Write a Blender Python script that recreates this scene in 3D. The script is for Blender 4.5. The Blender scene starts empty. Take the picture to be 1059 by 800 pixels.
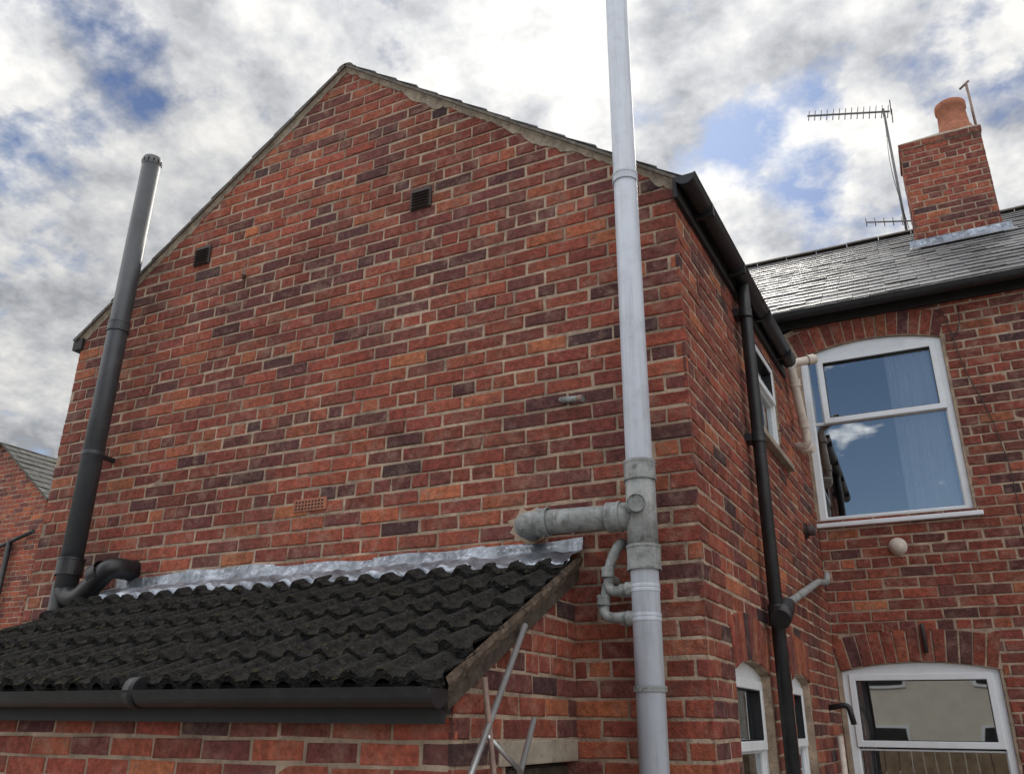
import bpy, math, random
from mathutils import Vector, Matrix
random.seed(7)
R=random.Random(11)
sc=bpy.context.scene
Z0=2.0
def V(*a): return Vector(a)
# ---------------------------------------------------------------- materials
def nt(name):
    m=bpy.data.materials.new(name); m.use_nodes=True
    n=m.node_tree; n.nodes.clear()
    o=n.nodes.new('ShaderNodeOutputMaterial'); b=n.nodes.new('ShaderNodeBsdfPrincipled')
    n.links.new(b.outputs[0],o.inputs[0])
    return m,n,b
def noise(n,scale,detail=3,rough=.6,vec=None):
    x=n.nodes.new('ShaderNodeTexNoise'); x.inputs['Scale'].default_value=scale
    x.inputs['Detail'].default_value=detail; x.inputs['Roughness'].default_value=rough
    if vec is not None: n.links.new(vec,x.inputs['Vector'])
    return x.outputs[0]
def ramp(n,fac,stops):
    r=n.nodes.new('ShaderNodeValToRGB'); e=r.color_ramp.elements
    while len(e)<len(stops): e.new(.5)
    for k,(p,c) in enumerate(stops):
        e[k].position=p; e[k].color=(c if len(c)==4 else (*c,1)) if isinstance(c,tuple) else (c,c,c,1)
    n.links.new(fac,r.inputs[0]); return r.outputs[0]
def mix(n,fac,a,b,mode='MIX'):
    x=n.nodes.new('ShaderNodeMix'); x.data_type='RGBA'; x.blend_type=mode
    for idx,val in ((0,fac),(6,a),(7,b)):
        if isinstance(val,(int,float)): x.inputs[idx].default_value=val
        elif isinstance(val,tuple): x.inputs[idx].default_value=(*val,1)
        else: n.links.new(val,x.inputs[idx])
    return x.outputs[2]
def pos(n):
    g=n.nodes.new('ShaderNodeNewGeometry'); return g.outputs['Position']
def bump(n,b,h,strength,dist):
    x=n.nodes.new('ShaderNodeBump'); x.inputs['Strength'].default_value=strength
    x.inputs['Distance'].default_value=dist; n.links.new(h,x.inputs['Height']); n.links.new(x.outputs[0],b.inputs['Normal'])
def simple(name,col,rough=.6,metal=0,var=.25,scale=6,bs=.2,bd=.004,bscale=60,dirt=None,dirtamt=.5,spec=.5,streak=None):
    m,n,b=nt(name); p=pos(n)
    a=noise(n,scale,3,.65,p)
    lo=tuple(c*(1-var) for c in col); hi=tuple(min(1,c*(1+var)) for c in col)
    c=ramp(n,a,[(.3,lo),(.7,hi)])
    if dirt:
        d=noise(n,scale*1.7,4,.75,p); d=ramp(n,d,[(.5,0.0),(.68,dirtamt)])
        c=mix(n,d,c,dirt)
    if streak:
        mp=n.nodes.new('ShaderNodeMapping'); mp.inputs['Scale'].default_value=(40,40,1.6); n.links.new(p,mp.inputs[0])
        d=ramp(n,noise(n,1.0,4,.7,mp.outputs[0]),[(.5,0.0),(.72,.55)]); c=mix(n,d,c,streak)
    n.links.new(c,b.inputs['Base Color'])
    b.inputs['Roughness'].default_value=rough; b.inputs['Metallic'].default_value=metal
    b.inputs['Specular IOR Level'].default_value=spec
    if bs>.15: bump(n,b,noise(n,bscale,3,.6,p),bs,bd)
    return m
def attrmat(name,rough,bs,bd,extra=None,bscale=90,spec=.35,roughvar=False,patch=False):
    m,n,b=nt(name); p=pos(n)
    at=n.nodes.new('ShaderNodeAttribute'); at.attribute_name='tint'
    v=ramp(n,noise(n,30,4,.72,p),[(.28,.48),(.5,.96),(.72,1.5)])
    c=mix(n,1.0,at.outputs['Color'],v,'MULTIPLY')
    lg=noise(n,1.1,4,.62,p)
    if patch: v2=ramp(n,lg,[(.30,(.62,.61,.66)),(.5,(.93,.92,.94)),(.70,(1.20,1.15,1.02))])
    else: v2=ramp(n,lg,[(.3,.76),(.7,1.14)])
    c=mix(n,1.0,c,v2,'MULTIPLY')
    if extra:
        for (sc_,lo,hi,amt,col) in extra:
            f=ramp(n,noise(n,sc_,4,.75,p),[(lo,0.0),(hi,amt)])
            c=mix(n,f,c,col)
    n.links.new(c,b.inputs['Base Color']); b.inputs['Roughness'].default_value=rough
    b.inputs['Specular IOR Level'].default_value=spec
    if roughvar:
        n.links.new(ramp(n,noise(n,9,3,.6,p),[(.3,rough-.12),(.7,rough+.15)]),b.inputs['Roughness'])
    bump(n,b,noise(n,bscale,4,.78,p),bs,bd)
    return m
M={}
M['brick']=attrmat('brick_faces',.88,1.0,.012,[(11,.50,.72,.45,(.42,.27,.20)),(4.2,.52,.78,.6,(.085,.050,.047))],58,patch=True)
M['mortar']=simple('mortar',(.40,.30,.22),.95,0,.38,6,.9,.010,90,(.16,.12,.095),.65,.2)
M['mortarlight']=simple('mortar_light',(.34,.28,.215),.95,0,.28,14,.9,.012,50,(.17,.13,.10),.7,.2)
M['bedding']=simple('verge_bedding_mortar',(.12,.088,.066),.95,0,.45,22,1.0,.014,45,(.04,.032,.028),.8,.2)
M['slate']=attrmat('slate',.50,.5,.004,[(14,.52,.75,.55,(.36,.36,.33))],60,.5,True)
M['tile']=simple('concrete_tiles_mossy',(.016,.0145,.0135),.85,0,.7,26,1.0,.03,42,(.055,.050,.040),.7,.25)
M['lead']=simple('lead_flashing',(.33,.355,.40),.36,.6,.5,6,.9,.025,11,(.10,.11,.125),.85)
M['white']=simple('upvc_white',(.74,.76,.78),.35,0,.04,5,.05,.001,30,(.55,.55,.52),.3)
M['pipewhite']=simple('soil_pipe_plastic',(.50,.53,.59),.4,0,.06,5,.08,.002,30,(.36,.38,.42),.5,.5,(.30,.31,.32))
M['pipegrey']=simple('weathered_grey_fitting',(.25,.26,.255),.65,0,.3,14,.4,.004,60,(.09,.09,.075),.85,.4,(.40,.39,.36))
M['cream']=simple('cream_waste_pipe',(.58,.50,.43),.5,0,.12,10,.1,.002,40,(.3,.26,.2),.5)
M['black']=simple('black_plastic',(.014,.014,.016),.42,0,.3,8,.1,.002,30,(.04,.04,.04),.5)
M['flue']=simple('painted_flue',(.050,.054,.060),.45,0,.2,6,.1,.002,30,(.08,.08,.08),.5)
M['fluecap']=simple('flue_cap',(.12,.12,.12),.5,.3,.2,9,.1,.002,30)
M['wood']=simple('weathered_board',(.06,.045,.036),.85,0,.4,14,.6,.006,40,(.13,.11,.09),.6,.2)
M['concrete']=simple('concrete_lintel',(.34,.29,.23),.9,0,.2,10,.6,.006,70,(.16,.13,.1),.6,.2)
M['terracotta']=simple('terracotta',(.38,.15,.09),.85,0,.2,18,.5,.004,60,(.15,.09,.07),.6,.2)
M['vent']=simple('vent_brown',(.045,.03,.027),.6,0,.2,10,.1,.002,40)
M['alu']=simple('aluminium',(.55,.55,.55),.35,.8,.1,9,.1,.001,60)
M['aerial']=simple('tarnished_aluminium',(.16,.15,.15),.5,.4,.2,9,.1,.001,60)
M['copper']=simple('old_copper_pipe',(.22,.15,.12),.6,.3,.3,30,.2,.002,60)
M['dark']=simple('dark_interior',(.02,.02,.02),.9,0,.2,4)
M['room']=simple('room_interior',(.10,.09,.08),.9,0,.2,3)
M['curtain']=simple('curtain_cloth',(.90,.91,.93),.9,0,.05,4,.1,.002,200)
M['ground']=simple('yard_paving',(.22,.21,.19),.9,0,.25,1.2,.5,.01,30,(.12,.11,.1),.6)
M['render']=simple('painted_render',(.62,.58,.50),.9,0,.08,3,.3,.004,80)
M['fence']=simple('timber_fence',(.23,.16,.10),.85,0,.35,5,.4,.004,40)
M['soffit']=simple('bitumen_black',(.018,.017,.017),.7,0,.3,10,.3,.004,50)
M['undercloak']=simple('undercloak_tile',(.15,.13,.11),.9,0,.35,16,.8,.01,50,(.07,.06,.05),.8,.2)
M['ridgetile']=simple('ridge_tile',(.13,.115,.10),.8,0,.3,16,.6,.006,50,(.2,.19,.15),.5,.3)
def glassmat():
    m=bpy.data.materials.new('window_glass'); m.use_nodes=True; n=m.node_tree; n.nodes.clear()
    o=n.nodes.new('ShaderNodeOutputMaterial'); mx=n.nodes.new('ShaderNodeMixShader')
    t=n.nodes.new('ShaderNodeBsdfTransparent'); t.inputs[0].default_value=(.97,.98,.98,1)
    g=n.nodes.new('ShaderNodeBsdfGlossy'); g.inputs['Roughness'].default_value=.012; g.inputs[0].default_value=(.92,.96,1,1)
    f=n.nodes.new('ShaderNodeFresnel'); f.inputs[0].default_value=2.3
    bp=n.nodes.new('ShaderNodeBump'); bp.inputs['Strength'].default_value=.12; bp.inputs['Distance'].default_value=.01
    n.links.new(noise(n,2.2,1,.4,pos(n)),bp.inputs['Height']); n.links.new(bp.outputs[0],g.inputs['Normal'])
    ma=n.nodes.new('ShaderNodeMath'); ma.operation='MULTIPLY_ADD'; ma.inputs[1].default_value=.9; ma.inputs[2].default_value=.20
    n.links.new(f.outputs[0],ma.inputs[0]); n.links.new(ma.outputs[0],mx.inputs[0])
    n.links.new(t.outputs[0],mx.inputs[1]); n.links.new(g.outputs[0],mx.inputs[2]); n.links.new(mx.outputs[0],o.inputs[0])
    return m
M['glass']=glassmat()
# ---------------------------------------------------------------- helpers
def empty(name,loc=(0,0,0)):
    e=bpy.data.objects.new(name,None); sc.collection.objects.link(e); e.location=(0,0,0); return e
def mesh(name,vs,fs,mat,parent=None,smooth=False,tint=None):
    me=bpy.data.meshes.new(name); me.from_pydata([tuple(v) for v in vs],[],fs); me.update()
    if tint is not None:
        a=me.attributes.new('tint','FLOAT_COLOR','POINT')
        flat=[]
        for t in tint: flat.extend((t[0],t[1],t[2],1.0))
        a.data.foreach_set('color',flat)
    if smooth:
        for p in me.polygons: p.use_smooth=(len(p.vertices)<=4)
    ob=bpy.data.objects.new(name,me); sc.collection.objects.link(ob); me.materials.append(mat if not isinstance(mat,str) else M[mat])
    if parent: ob.parent=parent
    return ob
class Fr:
    def __init__(s,O,u,n): s.O=Vector(O); s.u=Vector(u).normalized(); s.n=Vector(n).normalized(); s.v=V(0,0,1)
    def __call__(s,a,b,c=0): return s.O+s.u*a+s.v*b+s.n*c
def fbox(name,F,u0,u1,v0,v1,c0,c1,mat,parent=None,bev=0.0):
    vs=[F(u,v,c) for c in (c0,c1) for (u,v) in ((u0,v0),(u1,v0),(u1,v1),(u0,v1))]
    fs=[(3,2,1,0),(4,5,6,7),(0,1,5,4),(1,2,6,5),(2,3,7,6),(3,0,4,7)]
    ob=mesh(name,vs,fs,mat,parent)
    if bev>0:
        b=ob.modifiers.new('b','BEVEL'); b.width=bev; b.segments=2
    return ob
def box(name,a,b,mat,parent=None,bev=0):
    return fbox(name,Fr((0,0,0),(1,0,0),(0,1,0)),a[0],b[0],a[2],b[2],a[1],b[1],mat,parent,bev)
def tube(name,pts,r,mat,parent=None,seg=20,fil=0.0,rad=None,hollow=False):
    pts=[Vector(p) for p in pts]; path=[pts[0]]
    for i in range(1,len(pts)-1):
        if fil>0:
            a=(pts[i-1]-pts[i]); b=(pts[i+1]-pts[i]); f=min(fil,a.length*.49,b.length*.49)
            p0=pts[i]+a.normalized()*f; p2=pts[i]+b.normalized()*f
            for k in range(9):
                t=k/8; path.append(p0*(1-t)**2+pts[i]*2*t*(1-t)+p2*t*t)
        else: path.append(pts[i])
    path.append(pts[-1])
    T=(path[1]-path[0]).normalized(); N=T.orthogonal().normalized()
    vs=[];fs=[]
    for i,p in enumerate(path):
        if i==0: t=(path[1]-path[0])
        elif i==len(path)-1: t=path[-1]-path[-2]
        else: t=(path[i+1]-path[i]).normalized()+(path[i]-path[i-1]).normalized()
        t.normalize(); N=(N-t*N.dot(t)).normalized(); B=t.cross(N)
        rr=rad[i] if rad else r
        for k in range(seg):
            a=2*math.pi*k/seg; vs.append(p+N*math.cos(a)*rr+B*math.sin(a)*rr)
    for i in range(len(path)-1):
        for k in range(seg):
            k2=(k+1)%seg; fs.append((i*seg+k,i*seg+k2,(i+1)*seg+k2,(i+1)*seg+k))
    fs.append(tuple(range(seg))[::-1]); 
    if not hollow: fs.append(tuple((len(path)-1)*seg+k for k in range(seg)))
    return mesh(name,vs,fs,mat,parent,True)
def collar(name,p,axis,r,h,mat,parent,seg=28):
    p=Vector(p); a=Vector(axis).normalized()
    pr=[(-h/2,r*.93),(-h/2,r*.99),(-h/2+.003,r),(-h/2+.012,r),(-h/2+.014,r*.97),(h/2-.014,r*.97),(h/2-.012,r),(h/2-.003,r),(h/2,r*.99),(h/2,r*.93)]
    N=a.orthogonal().normalized(); B=a.cross(N); vs=[];fs=[]
    for (t,rr) in pr:
        for k in range(seg):
            q=2*math.pi*k/seg; vs.append(p+a*t+N*math.cos(q)*rr+B*math.sin(q)*rr)
    for i in range(len(pr)-1):
        for k in range(seg): fs.append((i*seg+k,i*seg+(k+1)%seg,(i+1)*seg+(k+1)%seg,(i+1)*seg+k))
    return mesh(name,vs,fs,mat,parent,False)
def clip(poly,a,b,c):
    out=[]
    for i in range(len(poly)):
        p=poly[i];q=poly[(i+1)%len(poly)]
        dp=a*p[0]+b*p[1]-c; dq=a*q[0]+b*q[1]-c
        if dp<=0: out.append(p)
        if dp*dq<0:
            t=dp/(dp-dq); out.append((p[0]+(q[0]-p[0])*t,p[1]+(q[1]-p[1])*t))
    return out
def area(p):
    return .5*abs(sum(p[i][0]*p[(i+1)%len(p)][1]-p[(i+1)%len(p)][0]*p[i][1] for i in range(len(p))))
PAL=[((.285,.070,.044),30),((.325,.084,.050),24),((.235,.064,.045),22),((.180,.057,.047),15),((.130,.048,.044),8),((.085,.042,.042),1.6),((.43,.135,.065),5),((.36,.102,.056),10)]
def bcol(rng,dark=0):
    w=[x[1]*(1+dark*(2.2 if x[0][0]<.19 else 0)) for x in PAL]
    c=rng.choices([x[0] for x in PAL],w)[0]; k=rng.uniform(.82,1.15); j=rng.uniform(.93,1.08)
    return (c[0]*k,c[1]*k*j,c[2]*k)
def addbrick(vs,fs,tt,F,poly,rng,col,c=0.0,bev=.0035,keep=None):
    cx=sum(p[0] for p in poly)/len(poly); cy=sum(p[1] for p in poly)/len(poly)
    dz=c+rng.uniform(-.003,.003); tu=rng.uniform(-.015,.015); tv=rng.uniform(-.03,.03)
    n=len(poly); b0=len(vs)
    jit=[(rng.uniform(-.003,.003),rng.uniform(-.0028,.0028)) for _ in poly]
    for ring in range(3):
        for (p,j) in zip(poly,jit):
            dx=p[0]-cx; dy=p[1]-cy
            s=bev*1.5 if ring==0 else 0
            sx=dx-math.copysign(min(s,abs(dx)),dx) if ring==0 else dx
            sy=dy-math.copysign(min(s,abs(dy)),dy) if ring==0 else dy
            cc=(dz+sx*tu+sy*tv) if ring==0 else (dz-bev if ring==1 else c-.018)
            vs.append(F(cx+sx+j[0],cy+sy+j[1],cc)); tt.append(col)
    fs.append(tuple(b0+i for i in range(n)))
    for r_ in range(2):
        for i in range(n):
            i2=(i+1)%n; fs.append((b0+r_*n+i,b0+(r_+1)*n+i,b0+(r_+1)*n+i2,b0+r_*n+i2))
H=.075;BL=.2275;J=.0120
def brickwall(name,F,L,v0,v1,parent,clips=(),opens=(),seed=1,off=0,darkf=None,phase=0.0,endflush=(True,True),header=6,bright=1.0):
    rng=random.Random(seed); vs=[];fs=[];tt=[]; ms=[];mf=[]
    rows=int(round((v1-v0)/H))
    for r_ in range(rows):
        b=v0+r_*H; t=b+H; mid=(b+t)/2
        cuts=[]
        for (a0,a1,o0,fn) in opens:
            if mid<o0: continue
            us=[a0+(a1-a0)*k/60 for k in range(61)]
            ok=[u for u in us if fn(u)>mid]
            if ok: cuts.append((min(ok) if min(ok)>a0+1e-4 else a0,max(ok) if max(ok)<a1-1e-4 else a1))
        segs=[(0,L)]
        for (a0,a1) in cuts:
            ns=[]
            for (s0,s1) in segs:
                if a1<=s0 or a0>=s1: ns.append((s0,s1)); continue
                if a0>s0: ns.append((s0,a0))
                if a1<s1: ns.append((a1,s1))
            segs=ns
        hd=(r_%header==header-1); w=BL/2 if hd else BL
        o=((BL/2 if (r_+off)%2 else 0)+phase)
        if hd: o=BL/4+phase
        for (s0,s1) in segs:
            pl=[(s0,b),(s1,b),(s1,t),(s0,t)]
            for cl in clips: pl=clip(pl,*cl) if len(pl)>2 else pl
            if len(pl)>2:
                k=len(ms)
                for p in pl: ms.append(F(p[0],p[1],-.0045))
                mf.append(tuple(range(k,k+len(pl))))
            k0=int(math.floor((s0-o)/w))-1; u=o+k0*w; pj=0
            while u<s1:
                nj=rng.uniform(-.009,.009)
                e0=max(u,s0); e1=min(u+w,s1)
                if e1-e0>.03:
                    l=e0+(J/2+pj if e0>s0+1e-5 else 0)
                    rr=e1-(J/2-nj if e1<s1-1e-5 else 0)
                    hv=rng.uniform(-.0018,.0018); hh=rng.uniform(-.0015,.0015)
                    pl=[(l,b+J/2+hv+hh),(rr,b+J/2+hv-hh),(rr,t-J/2+hv),(l,t-J/2+hv)]
                    for cl in clips: pl=clip(pl,*cl) if len(pl)>2 else pl
                    if len(pl)>2 and area(pl)>.0006:
                        dk=darkf((l+rr)/2,mid) if darkf else 0
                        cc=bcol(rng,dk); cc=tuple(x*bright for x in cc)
                        addbrick(vs,fs,tt,F,pl,rng,cc)
                pj=nj
                u+=w
    a=mesh(name+'_bricks',vs,fs,'brick',parent,False,tt)
    b_=mesh(name+'_mortar_joints',ms,mf,'mortar',parent)
    return a,b_
def arch(name,F,u0,u1,vs_,rise,parent,depth=.215,seed=3):
    rng=random.Random(seed); vs=[];fs=[];tt=[]; h=(u1-u0)/2;um=(u0+u1)/2
    Rr=(h*h+rise*rise)/(2*rise); cy=vs_+rise-Rr; A=math.asin(h/Rr)
    n=int(round(2*A*(Rr+depth*.4)/.077)); pts=[]
    for i in range(n):
        a0=-A+2*A*i/n; a1=-A+2*A*(i+1)/n; g=.0048/(Rr+depth/2)
        def pt(a,r_): return (um+math.sin(a)*r_,cy+math.cos(a)*r_)
        pl=[pt(a0+g,Rr+.004),pt(a1-g,Rr+.004),pt(a1-g,Rr+depth),pt(a0+g,Rr+depth)]
        c=bcol(rng,.2); c=(c[0]*.95,c[1],c[2])
        addbrick(vs,fs,tt,F,pl,rng,c,.002)
    ob=mesh(name,vs,fs,'brick',parent,False,tt)
    ms=[];mf=[]
    N=16
    for i in range(N+1):
        a=-A*1.05+2.1*A*i/N
        ms.append(F(um+math.sin(a)*Rr,cy+math.cos(a)*Rr,-.0040)); ms.append(F(um+math.sin(a)*(Rr+depth+.045),cy+math.cos(a)*(Rr+depth+.045),-.0040))
    for i in range(N): mf.append((2*i,2*i+2,2*i+3,2*i+1))
    mesh(name+'_mortar',ms,mf,'mortar',parent)
    def f(u):
        x=u-um
        return cy+math.sqrt(max(0,(Rr+depth)**2-x*x))-.004
    return f
def ring(name,F,outer,inner,c0,c1,mat,parent,bev=.004):
    n=len(outer); vs=[];fs=[]
    for (pl,c) in ((outer,c1),(inner,c1),(outer,c0),(inner,c0)):
        for p in pl: vs.append(F(p[0],p[1],c))
    for i in range(n):
        j=(i+1)%n
        fs+= [(i,j,n+j,n+i),(2*n+i,3*n+i,3*n+j,2*n+j),(i,2*n+i,2*n+j,j),(n+i,n+j,3*n+j,3*n+i)]
    ob=mesh(name,vs,fs,mat,parent)
    b=ob.modifiers.new('b','BEVEL'); b.width=bev; b.segments=2; b.limit_method='ANGLE'
    return ob
def loop(u0,u1,v0,v1,rise,N=12):
    pts=[(u0,v0),(u1,v0)]
    um=(u0+u1)/2;h=(u1-u0)/2
    for i in range(N+1):
        u=u1-(u1-u0)*i/N; x=(u-um)/h; pts.append((u,v1+rise*(1-x*x)))
    return pts
def window(name,F,u0,u1,v0,v1,rise,parent,panes,c=-.05,fw=.05,sill=True,room=1.2,curtains=()):
    w=empty(name); w.parent=parent
    ring('brick_reveal',F,loop(u0-.03,u1+.03,v0-.03,v1+.03,rise),loop(u0,u1,v0,v1,rise),-.16,-.007,'mortar',w,.001)
    ring('outer_frame',F,loop(u0+.001,u1-.001,v0+.001,v1-.001,rise),loop(u0+fw,u1-fw,v0+fw,v1-fw*.55,0),c-.06,c,'white',w,.003)
    for k,(a0,a1,b0,b1,rs,sash) in enumerate(panes):
        s=.042 if sash else .012; d=.014 if sash else -.012
        ring('sash_%d'%k,F,loop(a0,a1,b0,b1,rs),loop(a0+s,a1-s,b0+s,b1-s,rs*.9),c-.05,c+d,'white',w)
        if sash:
            ring('gasket_%d'%k,F,loop(a0+s-.001,a1-s+.001,b0+s-.001,b1-s+.001,rs*.9),loop(a0+s+.004,a1-s-.004,b0+s+.004,b1-s-.004,rs*.9),c-.04,c+d-.006,'black',w,.0005)
        pl=loop(a0+s-.004,a1-s+.004,b0+s-.004,b1-s+.004,rs*.9)
        mesh('glass_%d'%k,[F(p[0],p[1],c-.025) for p in pl],[tuple(range(len(pl)))],'glass',w)
    a=u0-.25;b=u1+.25;d0=v0-.3;d1=v1+rise+.12;q=-.17;z=-.17-room
    vs=[F(a,d0,q),F(b,d0,q),F(b,d1,q),F(a,d1,q),F(a,d0,z),F(b,d0,z),F(b,d1,z),F(a,d1,z)]
    mesh('room',vs,[(4,5,6,7),(0,1,5,4),(1,2,6,5),(2,3,7,6),(3,0,4,7)],'room',w)
    for k,(a0,a1,cc) in enumerate(curtains):
        vs=[];fs=[];N=90
        for i in range(N+1):
            u=a0+(a1-a0)*i/N; wv=.013*math.sin(i*.62)+.007*math.sin(i*.31+1)
            vs.append(F(u-.03*math.sin(i*.05),v0-.0,cc+wv)); vs.append(F(u+.01*math.sin(i*.2),v1+rise+.0,cc+wv*.6))
        for i in range(N): fs.append((2*i,2*i+2,2*i+3,2*i+1))
        mesh('curtain_%d'%k,vs,fs,'curtain',w,True)
    if sill: fbox('sill',F,u0-.04,u1+.05,v0-.035,v0-.002,-.06,.035,'white',w,.006)
    return w
def slates(name,O,U,S,N,L,HH,parent,gauge=.20,w=.25,seed=1,mat='slate',th=.007,deck='soffit',pal=((.13,.13,.137),(.17,.17,.172),(.10,.10,.10),(.21,.205,.20))):
    rng=random.Random(seed); O=Vector(O);U=Vector(U).normalized();S=Vector(S).normalized();N=Vector(N).normalized()
    vs=[];fs=[];tt=[]
    rows=int(math.ceil(HH/gauge))
    for r_ in range(rows):
        s0=r_*gauge-.02; s1=min(s0+gauge*1.35,HH); o=(r_%2)*w/2-w
        u=o
        while u<L:
            a=max(u,0)+.002; b=min(u+w,L)-.002
            if b-a>.02:
                k=len(vs); sj=rng.uniform(-.008,.008); lift=rng.uniform(.010,.018)
                c=rng.choice(pal); g=rng.uniform(.8,1.2); c=tuple(x*g for x in c)
                for (uu,ss,nn) in ((a,s0+sj,lift),(b,s0+sj,lift+rng.uniform(-.003,.003)),(b,s1,.001),(a,s1,.001),(a,s0+sj,lift-th),(b,s0+sj,lift-th)):
                    vs.append(O+U*uu+S*ss+N*nn); tt.append(c)
                fs+= [(k,k+1,k+2,k+3),(k+4,k+5,k+1,k),(k+4,k,k+3),(k+1,k+5,k+2)]
            u+=w
    mesh(name,vs,fs,mat,parent,False,tt)
    b0=O-N*.002; vs=[b0,b0+U*L,b0+U*L+S*HH,b0+S*HH]; vs+= [v-N*.016 for v in vs]
    mesh(name+'_deck',vs,[(0,1,2,3),(7,6,5,4),(0,4,5,1),(1,5,6,2),(2,6,7,3),(3,7,4,0)],deck,parent)
# ================================================================ GEOMETRY
D=3.4
XL,XR=-5.01,-.83; XA=-2.92; AP=4.0; SL=.73
house=empty('brick_house')
FG=Fr((XL,D,Z0),(1,0,0),(0,-1,0)); LG=XR-XL
sd=V(.0314,1,0).normalized(); FS=Fr((XR,D,Z0),sd,(sd.y,-sd.x,0)); LS=3.26
FM=Fr((-.728,6.66,Z0),(1,0,0),(0,-1,0)); LM=5.8
ua=XA-XL
clipsG=[(SL,1,AP-.025+SL*ua),(-SL,1,AP-.025-SL*ua)]
def dk(u,v):
    d=0
    if 2.30<v<2.62: d+=1.0
    if 1.85<v<2.0: d+=.5
    if .9<v<1.3: d+=.15
    if v>3.2: d-=.2
    return max(0,d)
brickwall('gable_wall',FG,LG,-2,4.05,house,clipsG,[],5,0,dk,phase=LG%BL)
f1=arch('side_window_arch',FS,.41,1.08,.23,.05,house,.215,8)
f2=arch('side_window_arch_b',FS,1.63,2.13,.24,.04,house,.215,9)
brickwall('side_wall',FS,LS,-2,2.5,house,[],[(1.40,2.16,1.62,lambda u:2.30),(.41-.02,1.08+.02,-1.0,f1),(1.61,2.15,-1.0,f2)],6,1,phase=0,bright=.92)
window('side_upper_window',FS,1.40,2.16,1.62,2.30,0,house,[(1.44,2.12,1.66,2.00,0,False),(1.44,2.12,2.00,2.26,0,True)],c=-.02,curtains=[(1.4,1.65,-.12)],sill=False)
fbox('side_upper_sill',FS,1.34,2.26,1.575,1.617,-.1,.045,'concrete',house,.006)
window('side_lower_window',FS,.41,1.08,-1.0,.23,.05,house,[(.455,1.035,-.95,-.1,0,False),(.455,1.035,-.1,.205,0,True)],curtains=[(.42,.7,-.16)])
window('side_lower_window_b',FS,1.63,2.13,-1.0,.24,.04,house,[(1.675,2.085,-.95,-.1,0,False),(1.675,2.085,-.1,.215,0,True)],curtains=[(1.8,2.1,-.16)])
g1=arch('rear_upper_arch',FM,.02,1.06,2.785,.085,house,.215,12)
g2=arch('rear_lower_arch',FM,.03,1.02,.37,.055,house,.215,13)
brickwall('rear_wall',FM,LM,-2,3.1,house,[],[(0,1.08,1.425,g1),(0.01,1.04,-.9,g2)],7,0,phase=.06)
window('rear_upper_window',FM,.02,1.06,1.425,2.785,.085,house,[(.065,1.015,1.47,2.225,0,False),(.065,.15,2.225,2.76,0,False),(.15,1.015,2.215,2.765,0,True)],c=-.03,curtains=[(.64,.98,-.105)])
window('rear_lower_window',FM,.03,1.02,-.9,.37,.055,house,[(.075,.975,-.86,-.13,0,False),(.075,.975,-.12,.35,0,True)],c=-.03,curtains=[(.1,.18,-.11)])
box('hidden_left_wall',(XL+.012,3.42,0),(XL+.2,6.6,4.42),'mortar',house)
box('main_left_wall',(XL,6.68,0),(XL+.2,13.4,5.0),'mortar',house)
box('main_front_wall',(XL,13.4,0),(5.07,13.6,5.05),'mortar',house)
box('main_rear_hidden_wall',(XL,6.68,0),(-1.0,6.86,5.0),'mortar',house)
box('main_right_wall',(4.9,6.86,0),(5.07,13.4,5.0),'mortar',house)
cs=1/math.hypot(1,SL); sn=SL*cs
Lr=4.5; y0=D-.03
hw=(XR-XA)+.07
slates('wing_roof_slates',(XA+hw,y0,Z0+AP-SL*hw),(0,1,0),(-cs,0,sn),(sn,0,cs),Lr,hw/cs,house,seed=21,deck='undercloak')
hl=(XA-XL)+.05
slates('wing_roof_slates_b',(XA-hl,y0,Z0+AP-SL*hl),(0,1,0),(cs,0,sn),(-sn,0,cs),Lr,hl/cs,house,seed=22,deck='undercloak')
def verge(sign,length,seed):
    rng=random.Random(seed); vs=[];fs=[]; N=90
    for i in range(N+1):
        x=length*i/N; X=XA+sign*x; zt=AP-SL*x-.016
        w=.028+.020*rng.random()+(.036 if sign>0 else .018)*max(0,math.sin(i*.19+seed)+.35*math.sin(i*.9))
        c=rng.uniform(.005,.010)
        vs+= [V(X,D-.022,Z0+zt),V(X,D-c,Z0+zt-.020),V(X,D-.0025,Z0+zt-w),V(X,D+.02,Z0+zt-w)]
    for i in range(N):
        for k in range(3): fs.append((4*i+k,4*i+4+k,4*i+5+k,4*i+1+k))
    mesh('verge_mortar',vs,fs,'mortarlight',house,False)
verge(1,XR-XA+.02,3); verge(-1,XA-XL+.02,4)
def ridge(name,a,b,mat,r=.11,n=9,parent=house):
    a=Vector(a);b=Vector(b); d=(b-a); L=d.length; d.normalize(); s=d.cross(V(0,0,1)).normalized(); vs=[];fs=[]
    for i in range(n):
        p=a+d*(L*i/n); q=a+d*(L*(i+1)/n-.006); dz=R.uniform(-.004,.004)
        k=len(vs)
        for P_ in (p,q):
            for j in range(9):
                an=math.pi*(.12+.76*j/8); vs.append(P_+s*math.cos(an)*r+V(0,0,math.sin(an)*r*.8-.055+dz))
            for j in range(8,-1,-1):
                an=math.pi*(.12+.76*j/8); vs.append(P_+s*math.cos(an)*(r-.015)+V(0,0,math.sin(an)*(r-.015)*.8-.055+dz))
        for j in range(18): fs.append((k+j,k+(j+1)%18,k+18+(j+1)%18,k+18+j))
        fs.append(tuple(range(k+17,k-1,-1))); fs.append(tuple(range(k+18,k+36)))
    mesh(name,vs,fs,mat,parent)
ridge('wing_ridge_tiles',(XA,y0,Z0+AP),(XA,y0+4.3,Z0+AP),'undercloak',.07)
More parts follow.
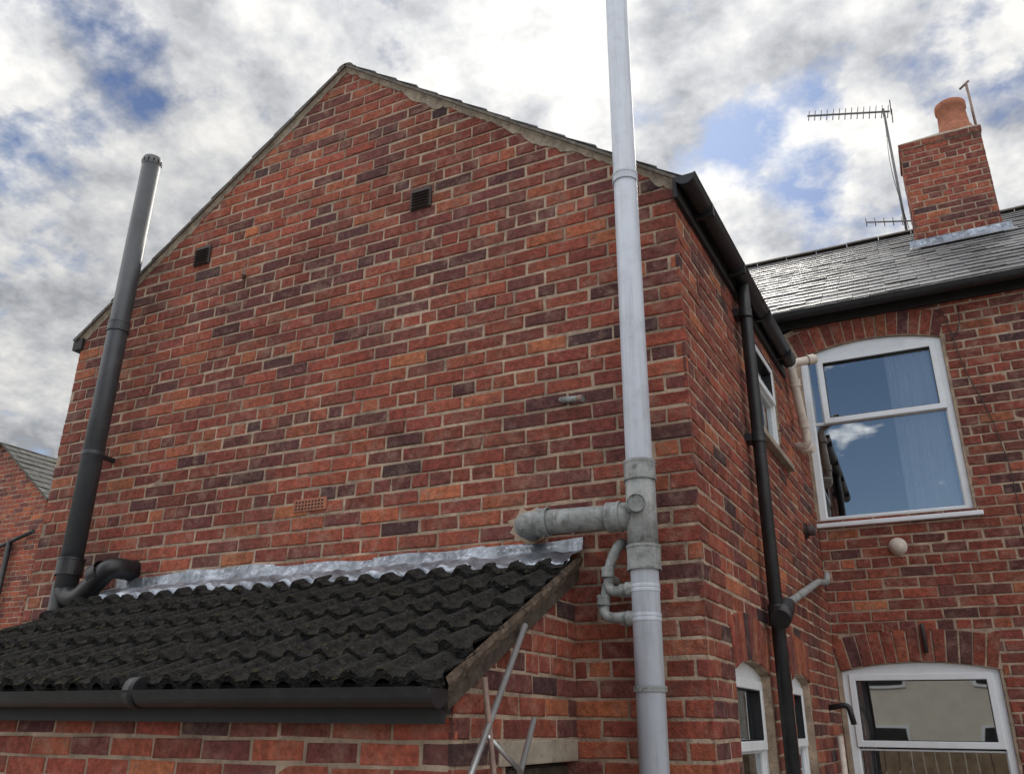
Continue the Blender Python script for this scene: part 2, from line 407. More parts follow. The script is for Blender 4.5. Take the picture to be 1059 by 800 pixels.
def gutter(name,a,b,r,mat,parent,out):
    a=Vector(a);b=Vector(b);d=(b-a).normalized();o=Vector(out).normalized();N=12;vs=[];fs=[]
    prof=[(math.cos(math.pi+math.pi*i/N)*r,math.sin(math.pi+math.pi*i/N)*r) for i in range(N+1)]
    prof[-1]=(r+.006,.004)
    prof+= [(math.cos(2*math.pi-math.pi*i/N)*(r-.004),math.sin(2*math.pi-math.pi*i/N)*(r-.004)+.002) for i in range(N+1)]
    m=len(prof)
    for P_ in (a,b):
        for (x,z) in prof: vs.append(P_+o*x+V(0,0,z))
    for i in range(m): fs.append((i,(i+1)%m,m+(i+1)%m,m+i))
    ob=mesh(name,vs,fs,mat,parent)
    for nm,P_ in (('stop_end_a',a),('stop_end_b',b)):
        vv=[P_+o*math.cos(math.pi+math.pi*i/N)*(r+.003)+V(0,0,math.sin(math.pi+math.pi*i/N)*(r+.003)) for i in range(N+1)]
        vv+=[v+d*.006 for v in vv]; n=N+1
        mesh(nm,vv,[tuple(range(n)),tuple(range(2*n-1,n-1,-1))]+[(i,i+1,n+i+1,n+i) for i in range(N)]+[(0,n,2*n-1,n-1)],mat,parent)
    return ob
fbox('eaves_fascia',FS,-.03,2.5,2.34,2.45,.002,.02,'soffit',house)
gutter('eaves_gutter',FS(-.05,2.435,.068),FS(2.40,2.425,.068),.046,'black',house,FS.n)
for k in range(4): fbox('gutter_bracket_%d'%k,FS,.25+k*.65,.27+k*.65,2.372,2.44,.02,.12,'black',house)
box('kneeler_soffit',(XL-.06,D-.02,Z0+2.36),(XL+.03,D+3.0,Z0+2.44),'soffit',house)
MS=.7; mc=1/math.hypot(1,MS); msn=MS*mc
yE=6.52; zE=3.13; yR=10.03; zR=zE+MS*(yR-yE)
slates('main_roof_slates',(XL-.1,yE,Z0+zE),(1,0,0),(0,mc,msn),(0,-msn,mc),10.3,(yR-yE)/mc,house,seed=31,gauge=.19,w=.25)
slates('main_roof_slates_back',(XL-.1,yR+3.6,Z0+zR-MS*3.6),(1,0,0),(0,-mc,msn),(0,msn,mc),10.3,3.6/mc,house,seed=32,gauge=.3,w=.4)
ridge('main_ridge_tiles',(XL-.1,yR,Z0+zR+.01),(5.2,yR,Z0+zR+.01),'ridgetile',.11,28)
gutter('main_gutter',(-1.4,6.50,Z0+3.12),(5.1,6.50,Z0+3.12),.048,'black',house,(0,-1,0))
fbox('main_fascia',FM,-.3,LM,3.05,3.13,.004,.03,'soffit',house)
# ---- chimney
ch=empty('brick_chimney')
cx0,cx1,cz0,cz1=.40,1.20,4.35,5.93; cyf=8.65; dep=.5
def chim_face(nm,O,u,n,w,seed):
    brickwall(nm,Fr(O,u,n),w,cz0,cz0+H*20,ch,[],[],seed,seed%2,phase=.02)
chim_face('stack_front',(cx0,cyf,Z0),(1,0,0),(0,-1,0),.78,41)
chim_face('stack_left',(cx0,cyf+dep,Z0),(0,-1,0),(-1,0,0),dep,42)
chim_face('stack_right',(cx0+.78,cyf,Z0),(0,1,0),(1,0,0),dep,43)
chim_face('stack_back',(cx0+.78,cyf+dep,Z0),(-1,0,0),(0,1,0),.78,44)
zt=cz0+H*20
for (nm,O,u,n,w,s) in (('cap_front',(cx0-.012,cyf-.012,Z0),(1,0,0),(0,-1,0),.804,45),('cap_left',(cx0-.012,cyf+dep+.012,Z0),(0,-1,0),(-1,0,0),dep+.024,46),('cap_right',(cx0+.792,cyf-.012,Z0),(0,1,0),(1,0,0),dep+.024,47)):
    brickwall(nm,Fr(O,u,n),w,zt,zt+H*1,ch,[],[],s)
box('cap_core',(cx0-.006,cyf-.006,Z0+zt+.002),(cx0+.786,cyf+dep+.006,Z0+zt+H+.004),'mortar',ch)
vs=[V(cx0-.01,cyf-.01,Z0+zt+H),V(cx0+.79,cyf-.01,Z0+zt+H),V(cx0+.79,cyf+dep,Z0+zt+H),V(cx0-.01,cyf+dep,Z0+zt+H),V(.8,cyf+.1,Z0+zt+H+.1),V(1.1,cyf+.1,Z0+zt+H+.1),V(1.1,cyf+.4,Z0+zt+H+.1),V(.8,cyf+.4,Z0+zt+H+.1)]
mesh('flaunching',vs,[(0,1,5,4),(1,2,6,5),(2,3,7,6),(3,0,4,7),(4,5,6,7)],'concrete',ch)
def lathe(name,p,prof,mat,parent,seg=28):
    p=Vector(p);vs=[];fs=[]
    for (r_,z) in prof:
        for k in range(seg):
            a=2*math.pi*k/seg; vs.append(p+V(math.cos(a)*r_,math.sin(a)*r_,z))
    for i in range(len(prof)-1):
        for k in range(seg): fs.append((i*seg+k,i*seg+(k+1)%seg,(i+1)*seg+(k+1)%seg,(i+1)*seg+k))
    return mesh(name,vs,fs,mat,parent,True)
lathe('chimney_pot',(.98,cyf+.24,Z0+zt+H),[(.175,0),(.175,.16),(.16,.18),(.155,.19),(.14,.42),(.157,.435),(.158,.50),(.147,.51),(.115,.51),(.115,.2)],'terracotta',ch)
tube('flue_rod',[(1.2,9.0,Z0+5.9),(1.2,9.0,Z0+6.75)],.014,'copper',ch,8)
tube('flue_rod_tip',[(1.13,9.0,Z0+6.70),(1.23,9.0,Z0+6.78)],.014,'copper',ch,8)
za=lambda y: zE+MS*(y-yE)
mesh('lead_apron',[V(cx0-.08,cyf-.008,Z0+za(cyf)+.10),V(cx0+.86,cyf-.008,Z0+za(cyf)+.10),V(cx0+.86,cyf-.012,Z0+za(cyf)+.035),V(cx0-.08,cyf-.012,Z0+za(cyf)+.035),V(cx0+.88,cyf-.16,Z0+za(cyf-.16)+.035),V(cx0-.1,cyf-.16,Z0+za(cyf-.16)+.035)],[(0,3,2,1),(3,5,4,2)],'lead',ch)
# ---- TV aerial
an=empty('tv_antenna')
ax,ay=.37,10.12
tube('mast',[(ax,ay,Z0+5.3),(ax,ay,Z0+7.55)],.016,'aerial',an,10)
b0=V(.44,10.14,Z0+7.5); b1=V(-.54,9.78,Z0+7.51)
tube('boom',[b0,b1],.013,'aerial',an,8)
for k in range(14):
    p=b0.lerp(b1,.02+k*.074); l=.095-.002*k
    q=V(.2,-.1,1).normalized()
    tube('element_%d'%k,[p-q*l,p+q*l],.0065,'aerial',an,6)
for k in (-1,1):
    tube('reflector_%d'%k,[V(.46,10.0,Z0+7.5+k*.07),V(.46,10.3,Z0+7.5+k*.07)],.007,'aerial',an,6)
tube('boom_low',[V(.44,10.05,Z0+5.77),V(-.06,9.95,Z0+5.83)],.010,'aerial',an,8)
for k in range(6):
    p=V(.44,10.05,Z0+5.77).lerp(V(-.06,9.95,Z0+5.83),k/5); tube('low_element_%d'%k,[p-V(0,0,.06),p+V(0,0,.06)],.006,'aerial',an,6)
tube('coax',[(ax,ay-.02,Z0+7.45),(ax-.05,ay-.05,Z0+6.6),(ax+.03,ay-.02,Z0+5.7)],.004,'black',an,6,.3)
# ---- flue pipe left
fl=empty('flue_pipe')
fx,fy=-4.456,3.25
tube('flue_tube',[(fx,fy,Z0+.70),(fx,fy,Z0+3.62)],.062,'flue',fl,28)
lathe('flue_terminal',(fx,fy,Z0+3.60),[(.063,0),(.065,.01),(.065,.05),(.06,.055),(.06,.062),(.02,.065)],'fluecap',fl)
for k in range(12):
    a=2*math.pi*k/12; p=V(fx+math.cos(a)*.0635,fy+math.sin(a)*.0635,Z0+3.625); tube('terminal_slot_%d'%k,[p-V(0,0,.013),p+V(0,0,.013)],.005,'dark',fl,6)
collar('flue_socket',(fx,fy,Z0+2.35),(0,0,1),.069,.07,'flue',fl)
collar('flue_socket_low',(fx,fy,Z0+.82),(0,0,1),.076,.10,'black',fl)
tube('flue_elbow',[(fx,fy,Z0+.83),(fx,fy,Z0+.66),(fx+.12,fy,Z0+.63),(-4.12,fy,Z0+.80),(-4.10,fy+.2,Z0+.80)],.058,'black',fl,24,.06)
collar('elbow_band',(-4.2,fy,Z0+.765),(.9,0,.42),.068,.07,'black',fl)
tube('flue_drop',[(fx-.03,fy,Z0+.74),(fx-.03,fy,-0.0)],.055,'black',fl,20)
for z in (1.5,):
    collar('flue_clip',(fx,fy,Z0+z),(0,0,1),.066,.022,'flue',fl); box('flue_clip_arm',(fx-.015,fy+.05,Z0+z-.012),(fx+.015,D+.01,Z0+z+.012),'black',fl)
# ---- soil pipe
sp=empty('soil_vent_pipe'); px,py=-1.032,3.27; pr=.056
tube('stack',[(px,py,0),(px,py,Z0+4.6)],pr,'pipewhite',sp,36)
collar('coupling_a',(px,py,Z0+2.44),(0,0,1),.062,.05,'pipewhite',sp)
collar('coupling_b',(px,py,Z0+.985),(0,0,1),.068,.085,'pipegrey',sp)
collar('coupling_d',(px,py,Z0+.625),(0,0,1),.069,.10,'pipegrey',sp)
collar('coupling_e',(px,py,Z0+.13),(0,0,1),.064,.022,'pipegrey',sp)
tube('tee_body',[(px,py,Z0+.62),(px,py,Z0+.98)],.062,'pipegrey',sp,32)
tube('branch',[(-1.585,D+.05,Z0+.815),(-1.585,py+.005,Z0+.815),(px,py,Z0+.80)],.052,'pipegrey',sp,28,.075)
collar('branch_socket',(px-.115,py,Z0+.803),(1,0,0),.064,.06,'pipegrey',sp)
collar('branch_socket_b',(-1.47,py,Z0+.812),(1,0,0),.061,.05,'pipegrey',sp)
tube('branch_swept',[(px-.13,py,Z0+.803),(px-.03,py,Z0+.80)],.058,'pipegrey',sp,28)
tube('access_boss',[(px-.02,py-.03,Z0+.83),(px+.005,py-.085,Z0+.83)],.035,'pipegrey',sp,24)
collar('access_cap',(px+.007,py-.088,Z0+.83),(.25,-1,0),.037,.012,'pipegrey',sp)
tube('access_cap_face',[(px+.005,py-.08,Z0+.83),(px+.008,py-.091,Z0+.83)],.034,'pipegrey',sp,24)
tube('waste_upper',[(-1.13,D+.03,Z0+.70),(-1.14,py+.02,Z0+.70),(-1.19,py+.02,Z0+.60),(-1.19,py+.01,Z0+.50),(px,py-.01,Z0+.505)],.021,'pipegrey',sp,16,.04)
tube('waste_lower',[(-1.20,D+.03,Z0+.56),(-1.205,py+.05,Z0+.56),(-1.215,py+.0,Z0+.40),(px,py-.01,Z0+.393)],.021,'pipegrey',sp,16,.05)
for (x,z) in ((-1.19,.58),(-1.12,.503),(-1.213,.47),(-1.12,.395)):
    ax_=(0,0,1) if z in(.58,.47) else (1,0,0)
    collar('waste_socket',(x,py+.01,Z0+z),ax_,.027,.04,'pipegrey',sp,20)
for z in (.505,.393):
    collar('boss',(px-.062,py-.005,Z0+z),(1,0,0),.030,.03,'pipegrey',sp,20)
    collar('boss_band',(px,py,Z0+z),(0,0,1),.0585,.03,'pipewhite',sp,32)
def patch(name,F,u,v,ru,rv,c,mat,parent,seed):
    rng=random.Random(seed); N=22; vs=[F(u,v,c+.006)];fs=[]
    for i in range(N):
        a=2*math.pi*i/N; k=rng.uniform(.75,1.15); vs.append(F(u+math.cos(a)*ru*k,v+math.sin(a)*rv*k,c))
    for i in range(N): fs.append((0,1+i,1+(i+1)%N))
    mesh(name,vs,fs,mat,parent)
patch('mortar_repair',FG,-1.60-XL,.835,.10,.09,.003,'mortar',house,3)
for (u,v) in ((1.04,2.836),(2.727,2.78)):
    ve=empty('wall_vent_grille')
    fbox('surround',FG,u-.068,u+.068,v-.068,v+.068,-.01,.012,'vent',ve,.003)
    for k in range(6): 
        z=v-.05+k*.0195; vs=[FG(u-.055,z,.013),FG(u+.055,z,.013),FG(u+.055,z-.012,.026),FG(u-.055,z-.012,.026),FG(u-.055,z-.015,.012),FG(u+.055,z-.015,.012)]
        mesh('louvre_%d'%k,vs,[(0,3,2,1),(3,4,5,2),(0,4,3),(1,2,5)],'vent',ve)
ab=empty('terracotta_air_brick')
u,v=2.14,1.06; fbox('block',FG,u-.108,u+.108,v-.034,v+.034,-.01,.005,'terracotta',ab,.003)
for i in range(9):
    for j in range(3): fbox('hole',FG,u-.094+i*.0212,u-.094+i*.0212+.012,v-.024+j*.018,v-.024+j*.018+.010,.003,.0062,'dark',ab)
st=empty('overflow_pipe'); tube('stub',[FG(-3.60-XL,2.59,-.02),FG(-3.50-XL,2.56,.08)],.014,'copper',st,12)
st=empty('overflow_pipe'); tube('stub',[FG(-1.46-XL,1.425,-.02),FG(-1.30-XL,1.375,.07)],.015,'pipegrey',st,12); collar('stub_end',FG(-1.31-XL,1.378,.066),(.16,-.09,-.05),.018,.035,'copper',st,14)
# ---- lean-to outhouse
lt=empty('lean_to_outhouse')
XO=-1.383; YF=2.40; XW=-4.25
rt=lambda y: .66-.505*(D-y)
FF=Fr((XW,YF,Z0),(1,0,0),(0,-1,0)); FE=Fr((XO,YF,Z0),(0,1,0),(1,0,0))
brickwall('front_wall',FF,XO-XW,-2,.2,lt,[(0,1,rt(YF)-.03)],[],51,0,phase=(XO-XW)%BL,bright=1.22)
brickwall('end_wall',FE,D-YF-.006,-2,.7,lt,[(-.505,1,rt(YF)-.03)],[(.36,1.1,-1.9,lambda u:-.052)],52,1,phase=0)
fbox('door_lintel',FE,.30,.985,-.13,-.05,-.1,.006,'concrete',lt,.005)
fbox('door',FE,.38,.97,-1.95,-.14,-.09,-.05,'wood',lt)
for k in range(5): fbox('door_board_%d'%k,FE,.385+k*.117,.385+k*.117+.112,-1.94,-.145,-.05,-.035,'wood',lt,.003)
box('hidden_end',(XW+.01,YF+.02,0),(XW+.15,D-.01,Z0+.1),'mortar',lt)
def tiles():
    vs=[];fs=[]; cl=1/math.hypot(1,.505); S=V(0,cl,.505*cl); N=V(0,-.505*cl,cl)
    x0,x1=XW-.05,XO+.035; O=V(x0,2.30,Z0+rt(2.30)+.0)
    L=x1-x0; slope=(D-2.30)/cl; NR=6; g=slope/NR; per=.128
    def prof(u):
        t=(u/per)%1.0
        if t<.5: return .026*math.sin(math.pi*t/.5)**.8
        return -.004*math.sin(math.pi*(t-.5)/.5)
    rng=random.Random(5); nu=int(L/.0085)
    for r_ in range(NR):
        base=len(vs); s0=r_*g-.01; s1=(r_+1)*g+.03 if r_<NR-1 else slope
        jit=[rng.uniform(-.013,.013) for _ in range(40)]; lj=[rng.uniform(-.005,.010) for _ in range(40)]
        sk=[rng.uniform(-.03,.03) for _ in range(40)]; er=0
        for i in range(nu+1):
            u=L*i/nu; k=int(u/(per*2)); h=prof(u)
            er=er*.7+rng.uniform(-.0035,.0035); ed=er
            loc=u-(k+.5)*per*2
            ss=s0+jit[k]+ed+sk[k]*loc
            lj_=lj[k]+sk[k]*loc*.6
            for (s,n_) in ((ss,h+.004),(ss+.001,h+.036+lj_),(ss+.014,h+.041+lj_+ed*.6),(ss+g*.5,h+.025+lj_),(s1,h+.006)):
                vs.append(O+V(u,0,0)+S*s+N*n_)
        for i in range(nu):
            for j in range(4):
                a=base+i*5+j; fs.append((a,a+5,a+6,a+1))
    ob=mesh('roof_tiles',vs,fs,'tile',lt,False)
    for p in ob.data.polygons: p.use_smooth=True
    try: ob.data.set_sharp_from_angle(angle=math.radians(40))
    except Exception: pass
    mv=[];mfc=[]
    for _ in range(1300):
        r_=rng.randrange(NR); u=rng.uniform(.05,L-.05); s=r_*g+rng.choice((rng.uniform(-.012,.02),rng.uniform(-.01,.03),rng.uniform(0,g))); h=prof(u)
        fall=1-(s-r_*g)/g
        c=O+V(u,0,0)+S*s+N*(h+.008+.028*max(0,fall)); q=rng.uniform(.003,.012); b=len(mv)
        for (dx,ds,dn) in ((1,0,0),(.3,.9,0),(-.8,.6,0),(-.8,-.6,0),(.3,-.9,0),(0,0,.8)):
            mv.append(c+V(dx*q*rng.uniform(.6,1.5),0,0)+S*ds*q*rng.uniform(.6,1.5)+N*dn*q)
        for i in range(5): mfc.append((b+i,b+(i+1)%5,b+5))
    mesh('moss',mv,mfc,simple('moss',(.040,.038,.024),.95,0,.5,40,.8,.004,120,None,0,.1),lt)
    dk_=[O-N*.0+V(.03,0,0)+S*.03,O+V(L-.02,0,0)+S*.03,O+V(L-.02,0,0)+S*slope,O+V(.03,0,0)+S*slope]; dk_+=[v-N*.02 for v in dk_]
    mesh('roof_deck',dk_,[(0,1,2,3),(7,6,5,4),(0,4,5,1),(1,5,6,2),(2,6,7,3),(3,7,4,0)],'soffit',lt)
    vs=[];fs=[]
    for i in range(61):
        s=slope*i/60; w=.020+.012*rng.random(); e=rng.uniform(-.004,.004)
        P_=O+V(L,0,0)+S*s
        vs+= [P_+V(-.004,0,0)+N*.03,P_+V(.002+e,0,0)+N*.005,P_+V(-.012+e,0,0)-N*w,P_+V(-.04,0,0)-N*w]
    for i in range(60):
        for k in range(3): fs.append((4*i+k,4*i+k+1,4*i+5+k,4*i+4+k))
    mesh('verge_bedding',vs,fs,'bedding',lt)
    a=O+V(L-.032,0,0)-N*.022; q=[a,a+S*(slope-.02),a+S*(slope-.02)-N*.050,a-N*.050]; q+=[v+V(.016,0,0) for v in q]
    mesh('verge_board',q,[(0,1,2,3),(7,6,5,4),(0,4,5,1),(1,5,6,2),(2,6,7,3),(3,7,4,0)],'wood',lt)
    vs=[];fs=[];n=300
    for i in range(n+1):
        u=.08+(L-.07)*i/n; h=prof(u); seg=int(u/.62); lap=.005*(seg%2); wob=.010*math.sin(u*9)+.009*math.sin(u*23+1)+.006*math.sin(u*57)
        z_top=Z0+.752+.009*math.sin(u*2.3)+.008*(seg%2)+.005*math.sin(u*13)
        cr=.006*math.sin(u*31)+.004*math.sin(u*77+2)
        vs+= [V(x0+u,D+.004,z_top+.004),V(x0+u,D-.012-lap,z_top),V(x0+u,D-.016-lap+cr,Z0+.705+.006*math.sin(u*17)),
              O+V(u,0,0)+S*(slope-.06)+N*(.055+h*.25+lap+cr),O+V(u,0,0)+S*(slope-.12+wob*.5)+N*(.045+h*.65+lap-cr),O+V(u,0,0)+S*(slope-.165+wob+lap*2)+N*(.040+h*.98+lap),
              O+V(u,0,0)+S*(slope-.167+wob+lap*2)+N*(.030+h*.98+lap)]
    for i in range(n):
        for k in range(6): a=7*i+k; fs.append((a,a+1,a+8,a+7))
    mesh('lead_flashing',vs,fs,'lead',lt,True)
tiles()
gt=gutter('lean_to_gutter',(XW-.06,2.262,Z0+.098),(XO+.02,2.262,Z0+.098),.052,'black',lt,(0,-1,0))
box('lean_to_fascia',(XW-.02,2.325,Z0-.0),(XO+.0,2.345,Z0+.10),'soffit',lt)
for x in (-3.9,-2.6): tube('gutter_joint',[(x-.025,2.262,Z0+.096),(x+.025,2.262,Z0+.096)],.0535,'black',lt,28)
box('lean_to_soffit',(XW,2.345,Z0+.03),(XO-.01,2.398,Z0+.045),'soffit',lt)
# ---- downpipe on side wall
dp=empty('downpipe'); dc=.062
tube('pipe',[FS(1.08,2.40,dc),FS(1.08,2.24,dc),FS(1.06,-2,dc)],.034,'black',dp,20)
collar('dp_socket',FS(1.07,.52,dc),(0,0,1),.042,.10,'black',dp)
for z in (1.45,-.6,2.2): collar('dp_clip',FS(1.07,z,dc),(0,0,1),.039,.05,'black',dp); fbox('dp_lug',FS,1.02,1.12,z-.02,z+.02,.0,.035,'black',dp)
tube('dp_branch',[FS(1.07,.53,dc),FS(1.25,.58,.07),FS(1.45,.62,.06)],.03,'black',dp,16,.05)
tube('dp_boss',[FS(1.0,.49,.09),FS(1.16,.57,.09)],.05,'black',dp,14)
tube('waste_run',[FS(1.40,.61,.05),FS(2.6,.90,.05),FS(3.0,.95,.05),FS(3.05,1.02,.05)],.022,'pipegrey',dp,14,.05)
# ---- cream waste pipe near inner corner
cw=empty('waste_pipe')
A_=V(-.525,6.02,Z0+2.50);B_=V(-.690,5.92,Z0+2.45);C_=V(-.665,6.10,Z0+1.97);D_=V(-.80,6.16,Z0+1.90)
tube('swan_neck',[A_,B_,V(-.685,5.98,Z0+2.28),C_,V(-.665,6.11,Z0+1.88),D_],.031,'cream',cw,20,.06)
tube('open_end',[A_+(A_-B_).normalized()*.002,A_+(A_-B_).normalized()*-.01],.026,'dark',cw,16)
collar('socket',A_.lerp(B_,.2),B_-A_,.039,.05,'cream',cw,20)
collar('socket_b',B_.lerp(C_,.28),C_-B_,.039,.05,'cream',cw,20)
collar('socket_c',B_.lerp(C_,.86),C_-B_,.039,.06,'cream',cw,20)
tube('stub_b',[V(-.80,6.30,Z0+1.90),V(-.64,6.24,Z0+1.89)],.028,'cream',cw,16)
vv=empty('boiler_vent'); tube('vent_tube',[FS(2.62,1.25,-.01),FS(2.62,1.25,.07)],.035,'vent',vv,20); collar('vent_flange',FS(2.62,1.25,.008),FS.n,.055,.02,'vent',vv)
bl=empty('bulkhead_light')
pf=[(.062,-.01),(.062,.012),(.055,.016),(.052,.035),(.04,.052),(.02,.06),(.001,.062)]
vs=[];fs=[];sg=28
for (r_,c) in pf:
    for k in range(sg):
        a=2*math.pi*k/sg; vs.append(FM(.53+math.cos(a)*r_,1.216+math.sin(a)*r_,c))
for i in range(len(pf)-1):
    for k in range(sg): fs.append((i*sg+k,i*sg+(k+1)%sg,(i+1)*sg+(k+1)%sg,(i+1)*sg+k))
mesh('dome',vs,fs,'cream',bl,True)
cb=empty('wall_cable')
tube('cable',[FM(1.10,3.0,.02),FM(1.14,2.75,.012),FM(1.17,2.5,.012),FM(1.28,2.1,.012),FM(1.33,1.7,.012),FM(1.30,-1.9,.012)],.0035,'vent',cb,6,.12)
tube('cable_b',[FM(1.22,3.0,.02),FM(1.2,2.82,.012),FM(1.12,2.72,.012)],.0035,'black',cb,6,.05)
hk=empty('iron_bracket'); tube('hook',[FM(.60,.66,-.01),FM(.60,.66,.04),FM(.60,.48,.02)],.016,'vent',hk,8,.02)
lh=empty('wall_lamp'); tube('arm',[FS(2.75,.12,-.01),FS(2.75,.14,.12),FS(2.75,.02,.14)],.018,'black',lh,10,.04); tube('pipe_white',[FS(2.78,-.05,.04),FS(2.78,-1.9,.04)],.02,'cream',lh,12)
mf_=empty('leaning_metal_frame')  # leaning metal frame of rods, exact use unknown
tube('rail_long',[(-1.335,2.80,Z0+.33),(-1.30,1.55,Z0-1.15)],.011,'alu',mf_,10)
tube('rail_short',[(-1.30,2.80,Z0+.02),(-1.24,2.0,Z0-1.0)],.010,'alu',mf_,10)
tube('brace',[(-1.335,2.50,Z0+.14),(-1.30,2.60,Z0-.5),(-1.30,2.65,0)],.010,'copper',mf_,10)
tube('cross',[(-1.335,2.5,Z0-.02),(-1.28,2.66,Z0-.14)],.008,'alu',mf_,8)
# ---- neighbour house at left
nb=empty('brick_house.001')
NW=2.8; FN=Fr((-11.8-NW,8.0,Z0),(1,0,0),(0,-1,0))
brickwall('gable',FN,NW,-2,4.3,nb,[(.74,1,3.12+.74*NW),(-.74,1,3.12)],[],61,bright=1.1)
Fn2=Fr((-11.8,8.0,Z0),(0,1,0),(1,0,0)); brickwall('flank',Fn2,6,-2,3.1,nb,[],[],62)
c7=1/math.hypot(1,.74)
slates('roof_a',(-11.72,7.94,Z0+3.08),(0,1,0),(-c7,0,.74*c7),(.74*c7,0,c7),6.1,1.48/c7,nb,seed=63,deck='undercloak',pal=((.05,.045,.034),(.04,.037,.03),(.065,.06,.042)))
slates('roof_b',(-11.88-NW,7.94,Z0+3.08),(0,1,0),(c7,0,.74*c7),(-.74*c7,0,c7),6.1,1.48/c7,nb,seed=64,deck='undercloak')
tube('drain_a',[(-12.35,7.93,Z0+2.5),(-12.35,7.93,0)],.04,'black',nb,10)
tube('drain_b',[(-13.2,7.93,Z0+2.9),(-13.2,7.93,0)],.05,'black',nb,10)
tube('drain_c',[(-12.9,7.93,Z0+2.35),(-11.85,7.93,Z0+2.6)],.03,'black',nb,10)
op=empty('rendered_house')
box('walls',(-4,-19,0),(7,-12,4.6),'render',op)
mesh('roof',[V(-4.3,-19.3,4.55),V(7.3,-19.3,4.55),V(7.3,-11.7,4.55),V(-4.3,-11.7,4.55),V(-4.3,-15.5,6.8),V(7.3,-15.5,6.8)],[(0,1,5,4),(2,3,4,5),(1,2,5),(3,0,4),(3,2,1,0)],'soffit',op)
for x in (-2.5,.5,3.6):
    for z in (.9,3.0):
        box('window_frame',(x,-12.01,z),(x+1.3,-11.95,z+1.2),'white',op); box('pane',(x+.07,-11.96,z+.07),(x+1.23,-11.94,z+1.13),'dark',op)
fe=empty('timber_fence')
for k in range(60): box('board_%d'%k,(-6+k*.25,-7+R.uniform(-.01,.01),0),(-5.765+k*.25,-6.97,1.75+R.uniform(-.02,.02)),'fence',fe)
mesh('ground',[V(-300,-300,0),V(300,-300,0),V(300,300,0),V(-300,300,0)],[(0,1,2,3)],'ground')
# ================================================================ LIGHT
sdir=V(-.152,.75,.643).normalized()
w=bpy.data.worlds.new('World'); sc.world=w; w.use_nodes=True; n=w.node_tree; n.nodes.clear()
out=n.nodes.new('ShaderNodeOutputWorld')
sky=n.nodes.new('ShaderNodeTexSky'); sky.sky_type='NISHITA'; sky.sun_disc=False
elev=math.asin(sdir.z); sky.sun_elevation=elev; sky.sun_rotation=math.atan2(sdir.x,sdir.y)
bg1=n.nodes.new('ShaderNodeBackground')
tc=n.nodes.new('ShaderNodeTexCoord'); d=tc.outputs['Generated']
def vm(op,a,b=None):
    x=n.nodes.new('ShaderNodeVectorMath'); x.operation=op
    n.links.new(a,x.inputs[0])
    if b is not None:
        if isinstance(b,tuple): x.inputs[1].default_value=b
        else: n.links.new(b,x.inputs[1])
    return x
def mt(op,a,b,c=None,cl=False):
    x=n.nodes.new('ShaderNodeMath'); x.operation=op; x.use_clamp=cl
    for i,v_ in enumerate((a,b,c)):
        if v_ is None: continue
        if isinstance(v_,(int,float)): x.inputs[i].default_value=v_
        else: n.links.new(v_,x.inputs[i])
    return x.outputs[0]
sep=n.nodes.new('ShaderNodeSeparateXYZ'); n.links.new(d,sep.inputs[0])
den=mt('ADD',mt('MAXIMUM',sep.outputs[2],0.0),.30)
cmb=n.nodes.new('ShaderNodeCombineXYZ'); n.links.new(mt('DIVIDE',sep.outputs[0],den),cmb.inputs[0]); n.links.new(mt('DIVIDE',sep.outputs[1],den),cmb.inputs[1])
pv=cmb.outputs[0]
nA=noise(n,5.2,6,.60,pv)
off=vm('ADD',pv,(3.1,7.7,1.3)).outputs[0]
nB=noise(n,9.5,5,.62,off); nC=noise(n,2.6,2,.5,off)
cov=nA
def spot(vec,cosw,amt,cov):
    l=Vector(vec).length; v_=tuple(x/l for x in vec)
    dt=vm('DOT_PRODUCT',d,v_).outputs['Value']
    f=n.nodes.new('ShaderNodeMapRange'); f.interpolation_type='SMOOTHSTEP'; n.links.new(dt,f.inputs[0]); f.inputs[1].default_value=cosw; f.inputs[2].default_value=1.0
    return mt('MULTIPLY_ADD',f.outputs[0],amt,cov)
for vec,cw_,am in (((-.080,.807,.584),.9945,-.17),((-.669,.422,.612),.995,-.11),((-.737,.422,.527),.996,-.11),((.126,.785,.607),.995,-.09),((-.05,-.93,.40),.80,-.28)):
    cov=spot(vec,cw_,am,cov)
mask=ramp(n,cov,[(.30,0.0),(.43,1.0)])
sh=mt('ADD',mt('ADD',mt('MULTIPLY',nB,.45),mt('MULTIPLY',nC,.2)),mt('MULTIPLY',nA,.35))
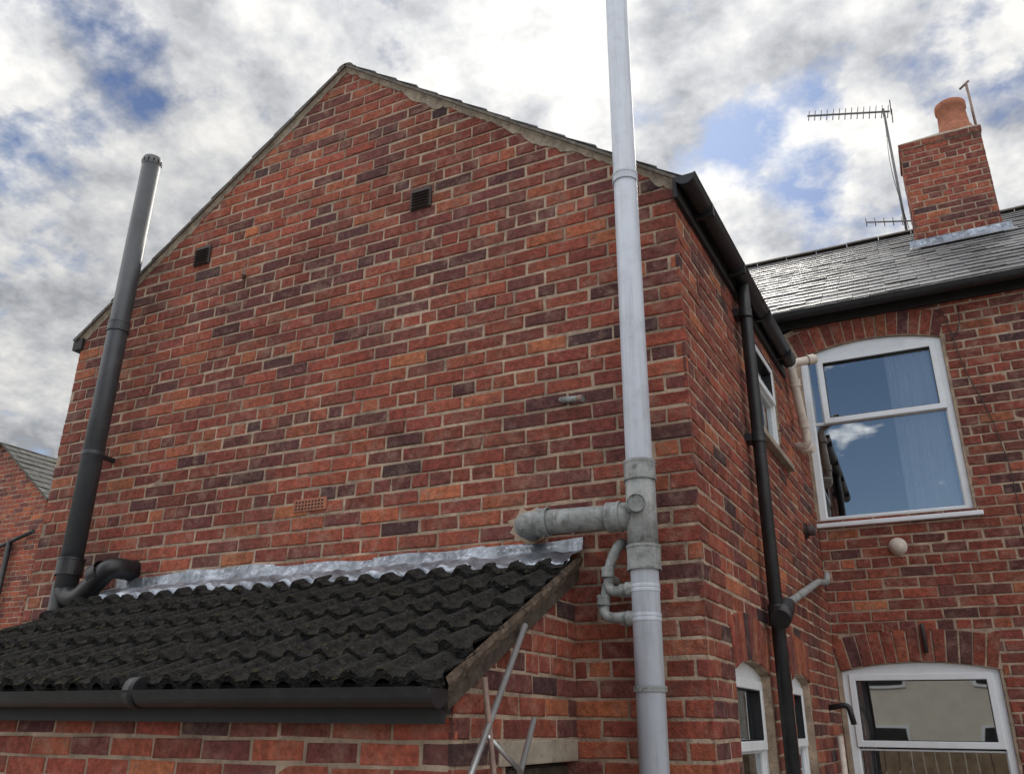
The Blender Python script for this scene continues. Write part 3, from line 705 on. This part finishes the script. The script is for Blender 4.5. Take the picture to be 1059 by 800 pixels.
shade=ramp(n,sh,[(.40,(.42,.435,.465)),(.485,(.68,.69,.71)),(.575,(1.0,.985,.95))])
glow=spot((-.152,.75,.643),.84,.28,spot((0,-.85,.55),-.3,1.75,mt('ADD',0.80,0.0)))  # cloud strength; unseen sky behind the camera gets added gain to light the walls
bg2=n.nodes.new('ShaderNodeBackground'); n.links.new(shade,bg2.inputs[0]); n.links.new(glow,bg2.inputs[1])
st_=spot((-.152,.75,.643),.60,-.058,mt('ADD',.115,0.0)); n.links.new(st_,bg1.inputs[1])
bluer=spot((-.152,.75,.643),.60,1.0,mt('ADD',0.0,0.0))
skyc=mix(n,bluer,sky.outputs[0],mix(n,1.0,sky.outputs[0],(.46,.64,1.0),'MULTIPLY')); n.links.new(skyc,bg1.inputs[0])
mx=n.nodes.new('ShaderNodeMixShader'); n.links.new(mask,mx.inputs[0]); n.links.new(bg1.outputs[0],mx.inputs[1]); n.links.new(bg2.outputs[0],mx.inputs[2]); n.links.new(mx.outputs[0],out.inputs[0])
L=bpy.data.lights.new('sun','SUN'); L.energy=1.4; L.angle=math.radians(12); L.color=(1,.95,.87)
lo=bpy.data.objects.new('sun',L); sc.collection.objects.link(lo); lo.rotation_euler=(-sdir).to_track_quat('-Z','Y').to_euler()
# ================================================================ CAMERA
yaw=math.radians(26.5); pit=math.radians(21.86); rol=.0092
h=V(-math.sin(yaw),math.cos(yaw),0); Fw=(h*math.cos(pit)+V(0,0,math.sin(pit))).normalized()
Rt=V(math.cos(yaw),math.sin(yaw),0); Up=Rt.cross(Fw)
R2=(Rt*math.cos(rol)+Up*math.sin(rol)); U2=(Up*math.cos(rol)-Rt*math.sin(rol))
cam=bpy.data.cameras.new('camera'); cam.sensor_width=36; cam.lens=870/1059*36; cam.clip_end=1000; cam.clip_start=.05
co=bpy.data.objects.new('camera',cam); sc.collection.objects.link(co)
mm=Matrix((R2,U2,-Fw)).transposed().to_4x4(); mm.translation=V(0,0,Z0); co.matrix_world=mm
sc.camera=co
sc.view_settings.view_transform='Standard'; sc.view_settings.look='None'; sc.view_settings.exposure=0
